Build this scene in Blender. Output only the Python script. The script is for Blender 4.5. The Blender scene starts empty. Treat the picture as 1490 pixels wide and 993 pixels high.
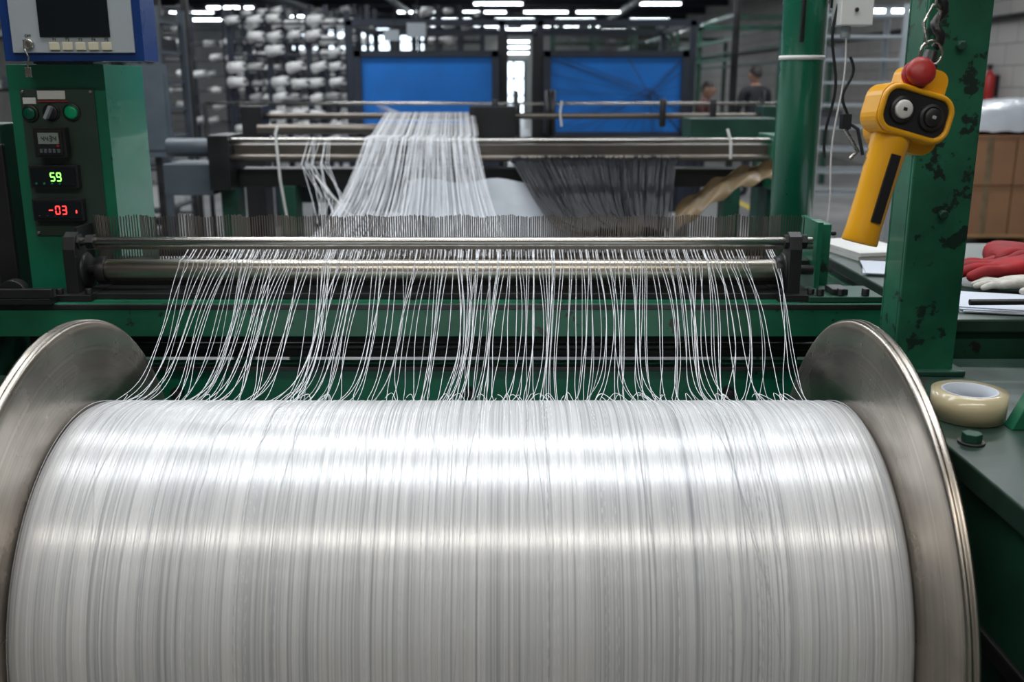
import bpy, bmesh, math, random
from mathutils import Vector, Matrix, Euler
random.seed(7)
R=random.random
def U(a,b): return a+(b-a)*R()
scene=bpy.context.scene
scene.view_settings.view_transform='Standard'
scene.view_settings.look='None'
scene.view_settings.exposure=0.0

# ---------------------------------------------------------------- materials
def mat(name,col,rough=.5,metal=0.,var=.12,ns=6.,bump=0.,chips=0.,chipcol=(.02,.02,.02),chipscale=9.,emit=0.,aniso=0.,coat=0.,spec=.5,alpha=1.,stretch=(1,1,1),trans=0.,rings=0.):
    m=bpy.data.materials.new(name); m.use_nodes=True
    nt=m.node_tree; N=nt.nodes; L=nt.links
    p=N['Principled BSDF']
    p.inputs['Roughness'].default_value=rough; p.inputs['Metallic'].default_value=metal
    p.inputs['Specular IOR Level'].default_value=spec
    p.inputs['Coat Weight'].default_value=coat
    p.inputs['Alpha'].default_value=alpha
    p.inputs['Transmission Weight'].default_value=trans
    c=(*col,1)
    tc=N.new('ShaderNodeTexCoord'); mp=N.new('ShaderNodeMapping'); mp.inputs['Scale'].default_value=stretch
    L.new(tc.outputs['Object'],mp.inputs['Vector'])
    n=N.new('ShaderNodeTexNoise'); n.inputs['Scale'].default_value=ns; n.inputs['Detail'].default_value=5
    L.new(mp.outputs[0],n.inputs['Vector'])
    r=N.new('ShaderNodeValToRGB')
    r.color_ramp.elements[0].position=.3; r.color_ramp.elements[1].position=.7
    r.color_ramp.elements[0].color=(*[x*(1-var) for x in col],1)
    r.color_ramp.elements[1].color=(*[min(1,x*(1+var)) for x in col],1)
    L.new(n.outputs['Fac'],r.inputs[0])
    out=r.outputs[0]
    if chips>0:
        n2=N.new('ShaderNodeTexNoise'); n2.inputs['Scale'].default_value=chipscale; n2.inputs['Detail'].default_value=8; n2.inputs['Roughness'].default_value=.62
        L.new(tc.outputs['Object'],n2.inputs['Vector'])
        r2=N.new('ShaderNodeValToRGB'); r2.color_ramp.elements[0].position=.5+.16*(1-chips)+.02; r2.color_ramp.elements[1].position=.5+.16*(1-chips)+.05
        L.new(n2.outputs['Fac'],r2.inputs[0])
        mx=N.new('ShaderNodeMix'); mx.data_type='RGBA'
        L.new(r2.outputs[0],mx.inputs[0]); L.new(out,mx.inputs[6]); mx.inputs[7].default_value=(*chipcol,1)
        out=mx.outputs[2]
    if rings>0:
        sx=N.new('ShaderNodeSeparateXYZ'); L.new(tc.outputs['Object'],sx.inputs[0])
        cx=N.new('ShaderNodeCombineXYZ'); L.new(sx.outputs['Y'],cx.inputs['X']); L.new(sx.outputs['Z'],cx.inputs['Y'])
        ln=N.new('ShaderNodeVectorMath'); ln.operation='LENGTH'; L.new(cx.outputs[0],ln.inputs[0])
        n3=N.new('ShaderNodeTexNoise'); n3.noise_dimensions='1D'; n3.inputs['Scale'].default_value=160; n3.inputs['Detail'].default_value=4
        L.new(ln.outputs['Value'],n3.inputs['W'])
        r3=N.new('ShaderNodeMapRange'); r3.inputs[3].default_value=1-rings; r3.inputs[4].default_value=1+rings; r3.inputs[1].default_value=.25; r3.inputs[2].default_value=.75
        L.new(n3.outputs['Fac'],r3.inputs[0])
        vm=N.new('ShaderNodeVectorMath'); vm.operation='SCALE'; L.new(out,vm.inputs[0]); L.new(r3.outputs[0],vm.inputs['Scale']); out=vm.outputs[0]
    L.new(out,p.inputs['Base Color'])
    rr=N.new('ShaderNodeMapRange'); rr.inputs[3].default_value=max(.02,rough-.1); rr.inputs[4].default_value=min(1,rough+.1)
    L.new(n.outputs['Fac'],rr.inputs[0]); L.new(rr.outputs[0],p.inputs['Roughness'])
    if bump>0:
        b=N.new('ShaderNodeBump'); b.inputs['Strength'].default_value=bump; b.inputs['Distance'].default_value=.01
        L.new(n.outputs['Fac'],b.inputs['Height']); L.new(b.outputs[0],p.inputs['Normal'])
    if emit>0:
        p.inputs['Emission Color'].default_value=c; p.inputs['Emission Strength'].default_value=emit
    if aniso>0:
        p.inputs['Anisotropic'].default_value=aniso
        t=N.new('ShaderNodeTangent'); t.direction_type='RADIAL'; t.axis='X'
        L.new(t.outputs[0],p.inputs['Tangent'])
    return m
GREEN=mat('green_paint',(.012,.135,.072),.36,var=.35,ns=5,chips=.48,chipcol=(.014,.024,.018),chipscale=17,coat=.2)
GREENC=mat('green_paint_clean',(.009,.155,.085),.3,var=.14,ns=4,coat=.3,chips=.14,chipcol=(.01,.04,.03),chipscale=20)
GREENW=mat('green_paint_worn',(.010,.105,.055),.40,var=.4,ns=7,chips=.66,chipcol=(.006,.02,.015),chipscale=21,coat=.1)
GREEND=mat('green_paint_dark',(.008,.055,.034),.5,var=.4,ns=6,chips=.4,chipcol=(.01,.012,.01))
GREENTOP=mat('greasy_green_top',(.018,.042,.031),.38,var=.5,ns=9,chips=.55,chipcol=(.03,.028,.024),bump=.1)
OLIVE=mat('instrument_plate_paint',(.03,.052,.043),.42,var=.15)
BLACK=mat('black_metal',(.012,.012,.013),.42,var=.4)
RUB=mat('black_plastic',(.015,.015,.017),.4,var=.2)
DARK=mat('dark_steel',(.05,.05,.052),.4,metal=.7,var=.3)
STEEL=mat('brushed_steel',(.50,.48,.45),.27,metal=1,var=.15,ns=3,stretch=(1,40,40))
ROLL=mat('roller_steel',(.60,.55,.48),.34,metal=1,var=.06,ns=2)
PIN=mat('pin_steel',(.22,.19,.165),.35,metal=1,var=.2)
FRAMEBG=mat('dark_blue_frame',(.016,.023,.038),.5,var=.2)
BROWNM=mat('oily_bar_steel',(.17,.15,.13),.4,metal=.8,var=.3,ns=3)
GREYB=mat('bluegrey_paint',(.08,.10,.12),.45,var=.15)
BLUE=mat('blue_screen_fabric',(.002,.16,.58),.6,var=.12,ns=3)
BLUEF=mat('blue_enamel',(.008,.04,.18),.3,var=.1)
BEIGE=mat('light_grey_enamel',(.36,.40,.43),.45,var=.05)
KEYC=mat('key_cap_plastic',(.6,.56,.42),.5,var=.05)
WHITE=mat('white_label',(.65,.65,.63),.6,var=.05)
YEL=mat('yellow_plastic',(.80,.38,.010),.33,var=.08,ns=8,chips=.06,chipcol=(.12,.08,.03),coat=.2)
RED=mat('red_plastic',(.36,.02,.018),.4,var=.2)
REDF=mat('red_fabric',(.30,.008,.012),.75,var=.3,ns=25,bump=.4)
CREAM=mat('cream_fabric',(.55,.53,.48),.85,var=.15,ns=40,bump=.5)
CARD=mat('cardboard',(.36,.19,.10),.8,var=.12,ns=3)
WOOD=mat('pallet_wood',(.45,.27,.13),.7,var=.25,ns=4,stretch=(1,12,12))
FILM=mat('plastic_wrap',(.50,.53,.57),.3,var=.15,ns=4,bump=.6)
TANF=mat('tan_film',(.24,.175,.10),.4,var=.3,ns=9,bump=.8)
PAPER=mat('paper',(.58,.62,.70),.7,var=.05)
TAPE=mat('packing_tape',(.58,.50,.32),.25,var=.1,coat=.5)
TAPEI=mat('tape_core',(.55,.60,.68),.5,var=.1)
YARN=mat('white_yarn',(.84,.85,.88),.4,var=.06,ns=30)
YARNG=mat('grey_yarn',(.55,.57,.60),.45,var=.1,ns=30)
YARND=mat('dark_yarn',(.02,.02,.024),.45,var=.2)
CONEM=mat('cone_yarn',(.80,.80,.79),.6,var=.1)
BOXG=mat('grey_bin',(.12,.13,.145),.6,var=.4,ns=2)
GREENBTN=mat('green_button',(.0,.25,.10),.3,emit=.1)
LCD=mat('lcd_glass',(.22,.26,.24),.2)
SCR=mat('screen_glass',(.006,.009,.012),.12,var=.1)
GLED=mat('green_led',(.25,1.,.12),.5,emit=3)
RLED=mat('red_led',(1.,.04,.04),.5,emit=3)
TUBE=mat('fluorescent_tube',(.88,.95,1.),.5,var=0,emit=11)
WINM=mat('daylight_pane',(.75,.88,1.),.5,var=.05,emit=3.2)
SKIN=mat('skin',(.35,.2,.14),.55,var=.06)
HAIR=mat('hair',(.015,.011,.009),.6)

def stripes_yarn(name):
    m=bpy.data.materials.new(name); m.use_nodes=True
    nt=m.node_tree; N=nt.nodes; L=nt.links; p=N['Principled BSDF']
    tc=N.new('ShaderNodeTexCoord')
    def nz(sx,sy,det,seed):
        mp=N.new('ShaderNodeMapping'); mp.inputs['Scale'].default_value=(sx,sy,sy); mp.inputs['Location'].default_value=(seed,seed,0)
        L.new(tc.outputs['Object'],mp.inputs['Vector'])
        n=N.new('ShaderNodeTexNoise'); n.inputs['Scale'].default_value=1; n.inputs['Detail'].default_value=det
        L.new(mp.outputs[0],n.inputs['Vector']); return n
    a=nz(420,1.0,2,0); b=nz(110,.8,3,5); c=nz(7,.5,2,11)
    def ramp(n,p0,p1,c0,c1):
        r=N.new('ShaderNodeValToRGB'); r.color_ramp.elements[0].position=p0; r.color_ramp.elements[1].position=p1
        r.color_ramp.elements[0].color=(c0[0],c0[1],c0[2],1); r.color_ramp.elements[1].color=(c1[0],c1[1],c1[2],1)
        L.new(n.outputs['Fac'],r.inputs[0]); return r
    ra=ramp(a,.28,.52,(.58,.59,.61),(1,1,1)); rb=ramp(b,.3,.58,(.76,.77,.79),(1,1,1)); rc=ramp(c,.3,.6,(.94,.94,.95),(1,1,1))
    def mul(x,y):
        k=N.new('ShaderNodeMix'); k.data_type='RGBA'; k.blend_type='MULTIPLY'; k.inputs[0].default_value=1
        L.new(x,k.inputs[6]); L.new(y,k.inputs[7]); return k.outputs[2]
    o=mul(mul(ra.outputs[0],rb.outputs[0]),rc.outputs[0])
    k=N.new('ShaderNodeMix'); k.data_type='RGBA'; k.blend_type='MULTIPLY'; k.inputs[0].default_value=1
    L.new(o,k.inputs[6]); k.inputs[7].default_value=(.76,.765,.77,1)
    L.new(k.outputs[2],p.inputs['Base Color'])
    p.inputs['Roughness'].default_value=.25; p.inputs['Specular IOR Level'].default_value=.8
    p.inputs['Metallic'].default_value=.12
    bp=N.new('ShaderNodeBump'); bp.inputs['Strength'].default_value=.6; bp.inputs['Distance'].default_value=.002
    L.new(a.outputs['Fac'],bp.inputs['Height']); L.new(bp.outputs[0],p.inputs['Normal'])
    return m
WIND=stripes_yarn('wound_yarn')
FLG=mat('turned_flange_metal',(.44,.395,.345),.27,metal=1,var=.34,ns=5,aniso=.6,rings=.14)

# ---------------------------------------------------------------- mesh builder
class B:
    def __init__(s,name):
        s.name=name; s.bm=bmesh.new(); s.mats=[]
    def mi(s,m):
        if m not in s.mats: s.mats.append(m)
        return s.mats.index(m)
    def box(s,a,b,m,rot=None):
        x0,y0,z0=a; x1,y1,z1=b
        c=Vector(((x0+x1)/2,(y0+y1)/2,(z0+z1)/2)); h=Vector((abs(x1-x0)/2,abs(y1-y0)/2,abs(z1-z0)/2))
        M=(Euler(rot).to_matrix() if rot else Matrix.Identity(3))
        v=[]
        for i in (-1,1):
            for j in (-1,1):
                for k in (-1,1):
                    v.append(s.bm.verts.new(c+M@Vector((i*h.x,j*h.y,k*h.z))))
        mi=s.mi(m)
        for f in ((0,1,3,2),(4,6,7,5),(0,4,5,1),(2,3,7,6),(0,2,6,4),(1,5,7,3)):
            fa=s.bm.faces.new([v[q] for q in f]); fa.material_index=mi
        return s
    def cyl(s,p0,p1,r,m,seg=16,r2=None,cap=True):
        p0=Vector(p0); p1=Vector(p1); d=(p1-p0).normalized()
        up=Vector((0,0,1)) if abs(d.z)<.9 else Vector((1,0,0))
        u=d.cross(up).normalized(); w=d.cross(u)
        r2=r if r2 is None else r2; mi=s.mi(m); A=[];C=[]
        for i in range(seg):
            t=2*math.pi*i/seg; o=u*math.cos(t)+w*math.sin(t)
            A.append(s.bm.verts.new(p0+o*r)); C.append(s.bm.verts.new(p1+o*r2))
        for i in range(seg):
            j=(i+1)%seg; f=s.bm.faces.new((A[i],A[j],C[j],C[i])); f.material_index=mi; f.smooth=seg>6
        if cap:
            f=s.bm.faces.new(A[::-1]); f.material_index=mi
            f=s.bm.faces.new(C); f.material_index=mi
        return s
    def lathe(s,c,ax,prof,m,seg=48):
        c=Vector(c); d=Vector(ax).normalized(); up=Vector((0,0,1)) if abs(d.z)<.9 else Vector((1,0,0))
        u=d.cross(up).normalized(); w=d.cross(u); mi=s.mi(m); rings=[]
        for (a,r) in prof:
            r=max(r,.0004); rings.append([s.bm.verts.new(c+d*a+(u*math.cos(2*math.pi*i/seg)+w*math.sin(2*math.pi*i/seg))*r) for i in range(seg)])
        for k in range(len(rings)-1):
            for i in range(seg):
                j=(i+1)%seg; f=s.bm.faces.new((rings[k][i],rings[k][j],rings[k+1][j],rings[k+1][i])); f.material_index=mi; f.smooth=True
        return s
    def poly(s,pts,thick,m):
        pts=[Vector(p) for p in pts]; t=Vector(thick); mi=s.mi(m)
        a=[s.bm.verts.new(p) for p in pts]; b=[s.bm.verts.new(p+t) for p in pts]
        fs=[s.bm.faces.new(a),s.bm.faces.new(b[::-1])]
        n=len(a)
        for i in range(n):
            j=(i+1)%n; fs.append(s.bm.faces.new((a[j],a[i],b[i],b[j])))
        for f in fs: f.material_index=mi
        return s
    def tube(s,pts,r,m,seg=8):
        pts=[Vector(p) for p in pts]; mi=s.mi(m)
        rings=[]
        for i,p in enumerate(pts):
            d=(pts[min(i+1,len(pts)-1)]-pts[max(i-1,0)]).normalized()
            up=Vector((0,1,0)) if abs(d.y)<.9 else Vector((1,0,0))
            u=d.cross(up).normalized(); w=d.cross(u)
            rings.append([s.bm.verts.new(p+(u*math.cos(2*math.pi*k/seg)+w*math.sin(2*math.pi*k/seg))*r) for k in range(seg)])
        for a,b in zip(rings,rings[1:]):
            for i in range(seg):
                j=(i+1)%seg; f=s.bm.faces.new((a[i],a[j],b[j],b[i])); f.material_index=mi; f.smooth=True
        return s
    def grid(s,fn,nu,nv,m):
        mi=s.mi(m); g=[[s.bm.verts.new(fn(i/nu,j/nv)) for j in range(nv+1)] for i in range(nu+1)]
        for i in range(nu):
            for j in range(nv):
                f=s.bm.faces.new((g[i][j],g[i+1][j],g[i+1][j+1],g[i][j+1])); f.material_index=mi; f.smooth=True
        return s
    def done(s,bevel=0.,parent=None,origin=None,rot=None,recalc=True):
        if recalc: bmesh.ops.recalc_face_normals(s.bm,faces=s.bm.faces)
        me=bpy.data.meshes.new(s.name); s.bm.to_mesh(me); s.bm.free()
        for m in s.mats: me.materials.append(m)
        o=bpy.data.objects.new(s.name,me); scene.collection.objects.link(o)
        if origin is not None:
            if rot is None:
                me.transform(Matrix.Translation(-Vector(origin)))
            o.location=origin
        if rot is not None: o.rotation_euler=rot
        if bevel>0:
            b=o.modifiers.new('bevel','BEVEL'); b.width=bevel; b.segments=2; b.limit_method='ANGLE'; b.angle_limit=math.radians(50)
        if parent: o.parent=parent
        return o
def empty(name,loc=(0,0,0)):
    e=bpy.data.objects.new(name,None); e.empty_display_size=.1; e.location=loc; scene.collection.objects.link(e); return e
def curves(name,splines,r,m,parent=None,res=1):
    cu=bpy.data.curves.new(name,'CURVE'); cu.dimensions='3D'; cu.bevel_depth=r; cu.bevel_resolution=res; cu.use_fill_caps=False
    for pts in splines:
        sp=cu.splines.new('POLY'); sp.points.add(len(pts)-1)
        for i,p in enumerate(pts):
            sp.points[i].co=(p[0],p[1],p[2],1)
            if len(p)>3: sp.points[i].radius=p[3]
        sp.use_smooth=True
    cu.materials.append(m)
    o=bpy.data.objects.new(name,cu); scene.collection.objects.link(o)
    if parent: o.parent=parent
    return o
def skin(name,vs,es,rs,m,parent=None,sub=2,root=0):
    me=bpy.data.meshes.new(name); me.from_pydata([tuple(v) for v in vs],es,[]); me.update()
    o=bpy.data.objects.new(name,me); scene.collection.objects.link(o); me.materials.append(m)
    sk=o.modifiers.new('skin','SKIN'); sk.use_smooth_shade=True
    for i,r in enumerate(rs):
        rr=r if isinstance(r,tuple) else (r,r)
        me.skin_vertices[0].data[i].radius=rr
        me.skin_vertices[0].data[i].use_root=(i==root)
    s=o.modifiers.new('sub','SUBSURF'); s.levels=sub; s.render_levels=sub
    if parent: o.parent=parent
    return o

# ---------------------------------------------------------------- room
XL,XR,YF,YB,ZC=-12.,7.,-4.,50.,4.3
CONC=mat('concrete_floor',(.24,.24,.24),.35,var=.3,ns=1.2,bump=.05,chips=.15,chipcol=(.14,.14,.14),chipscale=3)
WALLM=mat('painted_block_wall',(.30,.30,.29),.8,var=.12,ns=3)
def brick():
    m=bpy.data.materials.new('block_wall'); m.use_nodes=True; N=m.node_tree.nodes; L=m.node_tree.links
    p=N['Principled BSDF']; p.inputs['Roughness'].default_value=.8
    tc=N.new('ShaderNodeTexCoord')
    sx=N.new('ShaderNodeSeparateXYZ'); cx=N.new('ShaderNodeCombineXYZ')
    L.new(tc.outputs['Object'],sx.inputs[0]); L.new(sx.outputs['Y'],cx.inputs['X']); L.new(sx.outputs['Z'],cx.inputs['Y'])
    b=N.new('ShaderNodeTexBrick'); b.inputs['Scale'].default_value=1; b.inputs['Brick Width'].default_value=.6; b.inputs['Row Height'].default_value=.3
    b.inputs['Mortar Size'].default_value=.012; b.inputs['Color1'].default_value=(.44,.42,.40,1); b.inputs['Color2'].default_value=(.40,.385,.37,1); b.inputs['Mortar'].default_value=(.26,.25,.24,1)
    L.new(cx.outputs[0],b.inputs['Vector']); L.new(b.outputs[0],p.inputs['Base Color']); return m
BRK=brick()
CEIL=mat('dark_ceiling',(.065,.067,.072),.8,var=.2,ns=1)
B('floor').box((XL,YF,-.1),(XR,YB,0),CONC).done()
B('ceiling').box((XL,YF,ZC),(XR,YB,ZC+.1),CEIL).done()
B('wall_right').box((XR,YF,0),(XR+.15,YB,ZC),BRK).done()
B('wall_left').box((XL-.15,YF,0),(XL,YB,ZC),WALLM).done()
B('wall_back').box((XL,YB,0),(XR,YB+.15,ZC),WALLM).done()
B('wall_front').box((XL,YF-.15,0),(XR,YF,ZC),WALLM).done()
k=1
for (x0,x1,z0,z1) in ((-7.4,-5.85,2.75,4.15),(-10.6,-9.3,3.1,4.1),(-5.4,-4.2,3.0,4.0),(-8.9,-7.9,3.0,4.1)):
    b=B('window_%d'%k); k+=1
    b.box((x0,YB-.06,z0),(x1,YB-.03,z1),WINM)
    for xx in (x0,(x0+x1)/2,x1): b.box((xx-.05,YB-.1,z0),(xx+.05,YB-.01,z1),DARK)
    for zz in (z0,(z0+z1)/2,z1): b.box((x0,YB-.1,zz-.04),(x1,YB-.01,zz+.04),DARK)
    b.done()
b=B('door_1'); b.box((-.45,YB-.05,0),(.6,YB-.02,2.6),WINM)
for xx in (-.45,.08,.6): b.box((xx-.05,YB-.1,0),(xx+.05,YB-.01,2.6),DARK)
for zz in (1.,1.8,2.6): b.box((-.5,YB-.1,zz-.04),(.65,YB-.01,zz+.04),DARK)
b.done()
b=B('trim_1')
for yy in range(6,50,4):
    b.box((XL,yy-.09,ZC-.3),(XR,yy+.09,ZC),FRAMEBG)
b.done()
b=B('ceiling_duct')
for xx,zz,r in ((-3.4,3.85,.10),(3.6,3.85,.12),(-6.5,3.9,.2)):
    b.cyl((xx,2,zz),(xx,49,zz),r,FRAMEBG,12)
    for yy in range(6,50,4): b.box((xx-.02,yy-.02,zz),(xx+.02,yy+.02,ZC),DARK)
b.done()
B('floor_marking_line').box((3.0,3.5,.001),(3.12,30,.004),mat('yellow_line',(.5,.38,.06),.6)).done()

# lamps
def lamp_mesh():
    b=B('fluorescent_lamp')
    b.box((-.75,-.09,.03),(.75,.09,.09),BEIGE)
    b.cyl((-.7,-.045,0),(.7,-.045,0),.024,TUBE,8); b.cyl((-.7,.045,0),(.7,.045,0),.024,TUBE,8)
    for x in (-.72,.72): b.box((x-.02,-.08,-.02),(x+.02,.08,.03),BEIGE)
    for x in (-.5,.5): b.cyl((x,0,.09),(x,0,.5),.008,DARK,6)
    return b.done()
l0=lamp_mesh(); first=True
def lamp(x,y,z=3.8,rz=0):
    global first
    if first: o=l0; first=False
    else:
        o=bpy.data.objects.new('fluorescent_lamp',l0.data); scene.collection.objects.link(o)
    o.location=(x,y,z); o.rotation_euler=(0,0,rz)
for y in (34,42,47):
    for x in (-3.0,-.9,1.1,2.8): lamp(x,y,3.8)
lamp(-.4,30.5); lamp(4.2,30.5)
for x,y in ((-12+1.6,34),(-10.6+2,32),(-5.6,40),(-10,44),(5.0,38),(-4.7,26),(.1,38),(.1,45),(.1,28),(-2.2,38),(2.3,38),(-7.6,36),(-11,38),(4.6,45)): lamp(x,y)
for y,z in ((48.5,3.45),(48.8,3.2),(49.1,2.95)): lamp(.1,y,z)
lamp(5.8,16.5,2.66,0)
def area(name,x,y,z,sx,sy,e,col=(.93,.97,1.),rot=(0,0,0)):
    d=bpy.data.lights.new(name,'AREA'); d.shape='RECTANGLE'; d.size=sx; d.size_y=sy; d.energy=e; d.color=col
    o=bpy.data.objects.new(name,d); o.location=(x,y,z); o.rotation_euler=rot; scene.collection.objects.link(o)
area('tube_light',-.1,-.5,3.75,4.6,.22,66,(1.,.95,.86))
area('tube_light',-.1,1.9,3.75,4.2,.5,62)
area('tube_light',-.1,3.3,3.75,4.2,.4,72)
area('tube_light',-.1,-2.6,3.75,5,.16,15)
for y in (5.5,9,13,18,25,34):
    area('tube_light',-2.6,y,3.75,2.4,.2,80)
    area('tube_light',3.2,y,3.75,2.4,.2,60)
area('tube_light',5.5,12,3.75,1.2,.3,60)
area('tube_light',-7,10,3.75,2.4,.3,60); area('tube_light',-8,20,3.75,2.4,.3,90)
area('tube_light',-3,43,3.6,6,.4,160)
for y in (-.5,1.9,3.3,-2.6):
    B('lamp_housing').box((-2.4,y-.3,3.78),(2.2,y+.3,3.86),BEIGE).box((-.12,y-.02,3.86),(-.08,y+.02,ZC),DARK).done()

# ---------------------------------------------------------------- warp beam
CY,CZ=1.698,.629
wb=empty('warp_beam',(-.078,CY,CZ))
def rel(o):
    o.parent=wb; o.matrix_parent_inverse=Matrix.Translation(-Vector((-.078,CY,CZ))); return o
XLd,XRd,RD=-.7785,.6215,.354
prof=[(0,.05),(0,RD-.014),(.006,RD-.006),(.02,RD-.001),(.04,RD)]
n=70
for i in range(n+1):
    a=.045+(1.4-.09)*i/n; prof.append((a,RD+U(-.0004,.0004)))
prof+=[(1.36,RD),(1.38,RD-.001),(1.394,RD-.006),(1.4,RD-.014),(1.4,.05)]
b=B('yarn_winding').lathe((XLd,CY,CZ),(1,0,0),prof,WIND,160)
rel(b.done())
fp=[(0,.05),(0,.3),(0,.478),(.002,.49),(.004,.501),(.008,.507),(.0125,.507),(.014,.5025),(.0165,.5025),(.018,.507),(.0235,.507),(.027,.50),(.028,.48),(.028,.05)]
o=B('flange').lathe((XRd,CY,CZ),(1,0,0),fp,FLG,160).done(origin=(XRd,CY,CZ)); rel(o)
o=B('flange').lathe((XLd,CY,CZ),(-1,0,0),fp,FLG,160).done(origin=(XLd,CY,CZ)); rel(o)
rel(B('shaft').cyl((XLd-.09,CY,CZ),(XRd+.095,CY,CZ),.045,STEEL,32).done())

RY,RZ,RR=2.45,1.10,.026
def on_drum(phi,x,r,rad=1.):
    return (x,CY+r*math.sin(phi),CZ+r*math.cos(phi),rad)
sp=[];spg=[]
xs=[]
x=-.823
while x<.585:
    xs.append(x); x+=random.choice((.002,.004,.007,.009,.0115,.014))
xs+=[.645,.652,.656,.661]
def strand(x0):
    u=(x0+.823)/1.41
    x1=-.738+u*1.225+random.gauss(0,.008)
    if x0>.62: x1=.535+U(-.012,.012)
    x1=max(-.772,min(.60,x1))
    grp=math.sin(x0*37)*.010+math.sin(x0*91)*.007
    sag=U(.028,.05); pts=[]
    pts.append((x0,RY+.015,RZ+RR+.001))
    for t in (70,45,25):
        a=math.radians(t); pts.append((x0,RY-math.cos(a)*(RR+.0012),RZ+math.sin(a)*(RR+.0012)))
    ys,zs=pts[-1][1],pts[-1][2]
    phi0=math.radians(U(14,26)); e=on_drum(phi0,x1,RD+.0012)
    out=(-.022 if u<.35 else (.022 if u>.75 else 0))*U(0,1.3)
    wob=random.gauss(0,.006); wf=U(2,5)
    for i in range(1,22):
        s=i/22
        w=s**1.15
        X=x0+(x1-x0)*(s**1.5)+math.sin(s*math.pi)*(grp+wob)+ .002*math.sin(s*wf*3+x0*50)*s+out*s**6
        Y=ys+(e[1]-ys)*s; Z=zs+(e[2]-zs)*s-sag*4*w*(1-w)*(.55+.6*s)
        if Y>2.30 and Z<1.047: Z=1.047
        dy=Y-CY
        if abs(dy)<RD:
            zz=CZ+math.sqrt((RD+.0015)**2-dy*dy)
            Z=max(Z,zz)
        pts.append((X,Y,Z))
    drift=random.gauss(0,.005)+out*.6; ph=U(0,6)
    for i in range(0,30):
        s=i/29; phi=phi0-(phi0+math.radians(112))*s
        X=x1+out+drift*min(1,s*4)+.0012*math.sin(s*5+ph)
        X=max(-.772,min(.616,X))
        pts.append(on_drum(phi,X,RD+.0001,.5 if i>3 else .8))
    return pts
for x0 in xs:
    (spg if R()<.2 else sp).append(strand(x0))
curves('white_yarn_strands',sp,.00064,YARN)
curves('grey_yarn_strands',spg,.0006,YARNG)
loose=[]
for i in range(24):
    x=U(-.74,.60); dr=random.gauss(0,.035); ph=U(0,6); a0=U(-5,22); a1=U(-110,-20)
    loose.append([on_drum(math.radians(a0+(a1-a0)*s/24),max(-.77,min(.615,x+dr*s/24+.004*math.sin(s*.35+ph))),RD+.0011) for s in range(25)])
for i in range(16):
    x=U(.47,.612); loose.append([on_drum(math.radians(24-130*s/24),x+.002*math.sin(s*.4+i),RD+.0006) for s in range(25)])
curves('loose_yarn_ends',loose,.00034,YARNG)
loops=[]
for i in range(36):
    x=U(-.76,.60); w=random.choice((-1,1))*U(.02,.06); h=U(.001,.006)
    loops.append([(max(-.775,min(.618,x+w*s/12)),CY+.10+.03*math.sin(s*.5+i),CZ+math.sqrt(RD*RD-.0169)+.012+h*math.sin(math.pi*s/12)) for s in range(13)])
curves('yarn_curls',loops,.00055,YARN)

# ---------------------------------------------------------------- warping machine (front)
WM=empty('warping_machine',(0,0,0))
b=B('guide_roller')
b.cyl((-1.01,RY,RZ),(.655,RY,RZ),RR,ROLL,48)
b.cyl((-1.03,RY,RZ),(-1.01,RY,RZ),.034,BLACK,24); b.cyl((.655,RY,RZ),(.672,RY,RZ),.034,BLACK,24)
b.cyl((-1.09,RY,RZ),(.75,RY,RZ),.012,DARK,16)
b.done(.001,WM)
b=B('tension_bar')
b.cyl((-1.07,2.42,1.176),(.735,2.42,1.176),.0105,STEEL,24)
for x0,x1 in ((-1.075,-1.055),(-1.04,-1.02),(.665,.685),(.70,.72)): b.cyl((x0,2.42,1.176),(x1,2.42,1.176),.019,DARK,6)
b.done(.001,WM)
def bracket(sx,name):
    b=B(name)
    x0,x1=sx-.028,sx+.008
    pts=[(2.39,1.035),(2.39,1.16),(2.40,1.19),(2.42,1.2),(2.44,1.19),(2.455,1.15),(2.49,1.12),(2.5,1.06),(2.5,1.035)]
    b.poly([(x0,y,z) for y,z in pts],(.03,0,0),BLACK)
    b.lathe((x0-.004,RY,RZ),(1,0,0),[(0,.0),(0,.040),(.004,.044),(.036,.044),(.040,.040),(.04,0)],BLACK,32)
    b.box((x0-.025,2.37,1.035),(x1+.03,2.51,1.052),BLACK)
    for xx in (x0-.015,x1+.02): b.cyl((xx,2.385,1.052),(xx,2.385,1.066),.009,DARK,6)
    return b.done(.0015,WM)
bracket(-1.062,'roller_bracket'); bracket(.702,'roller_bracket')
b=B('roller_tray')
b.box((-1.06,2.40,1.035),(.72,2.52,1.05),BLACK); b.box((-1.06,2.505,1.05),(.72,2.515,1.09),BLACK)
b.done(.001,WM)
b=B('warp_comb')
b.box((-1.09,2.515,1.098),(.76,2.585,1.112),DARK)
b.box((-1.09,2.49,1.145),(.76,2.494,1.153),PIN)
np_=340
for i in range(np_):
    x=-1.082+i*(1.832/np_); tri=abs(((i%22)/11.)-1); y=2.525+.05*tri
    h=1.222+U(-.002,.002)
    b.cyl((x,y,1.11),(x+U(-.001,.001),y,h),.0016,PIN,5)
for i in range(150):
    x=-.66+i*.0088; b.cyl((x,2.5,1.09),(x,2.5,1.15),.0012,PIN,5)
b.cyl((-1.09,2.55,1.165),(.76,2.55,1.165),.003,PIN,8)
b.box((.762,2.47,1.035),(.775,2.62,1.215),GREEN); b.box((-1.10,2.49,1.06),(-1.092,2.585,1.2),DARK)
b.done(0,WM)
b=B('machine_frame')
b.box((-1.30,2.35,.953),(.93,2.43,1.035),GREEN)
b.box((-1.30,2.348,1.02),(.93,2.352,1.034),DARK)
b.box((-1.25,2.43,.30),(.90,2.47,.862),GREENC); b.box((-1.25,2.40,.850),(.90,2.43,.862),DARK)
b.box((-1.25,2.50,.86),(.90,2.54,.96),BLACK)
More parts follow.
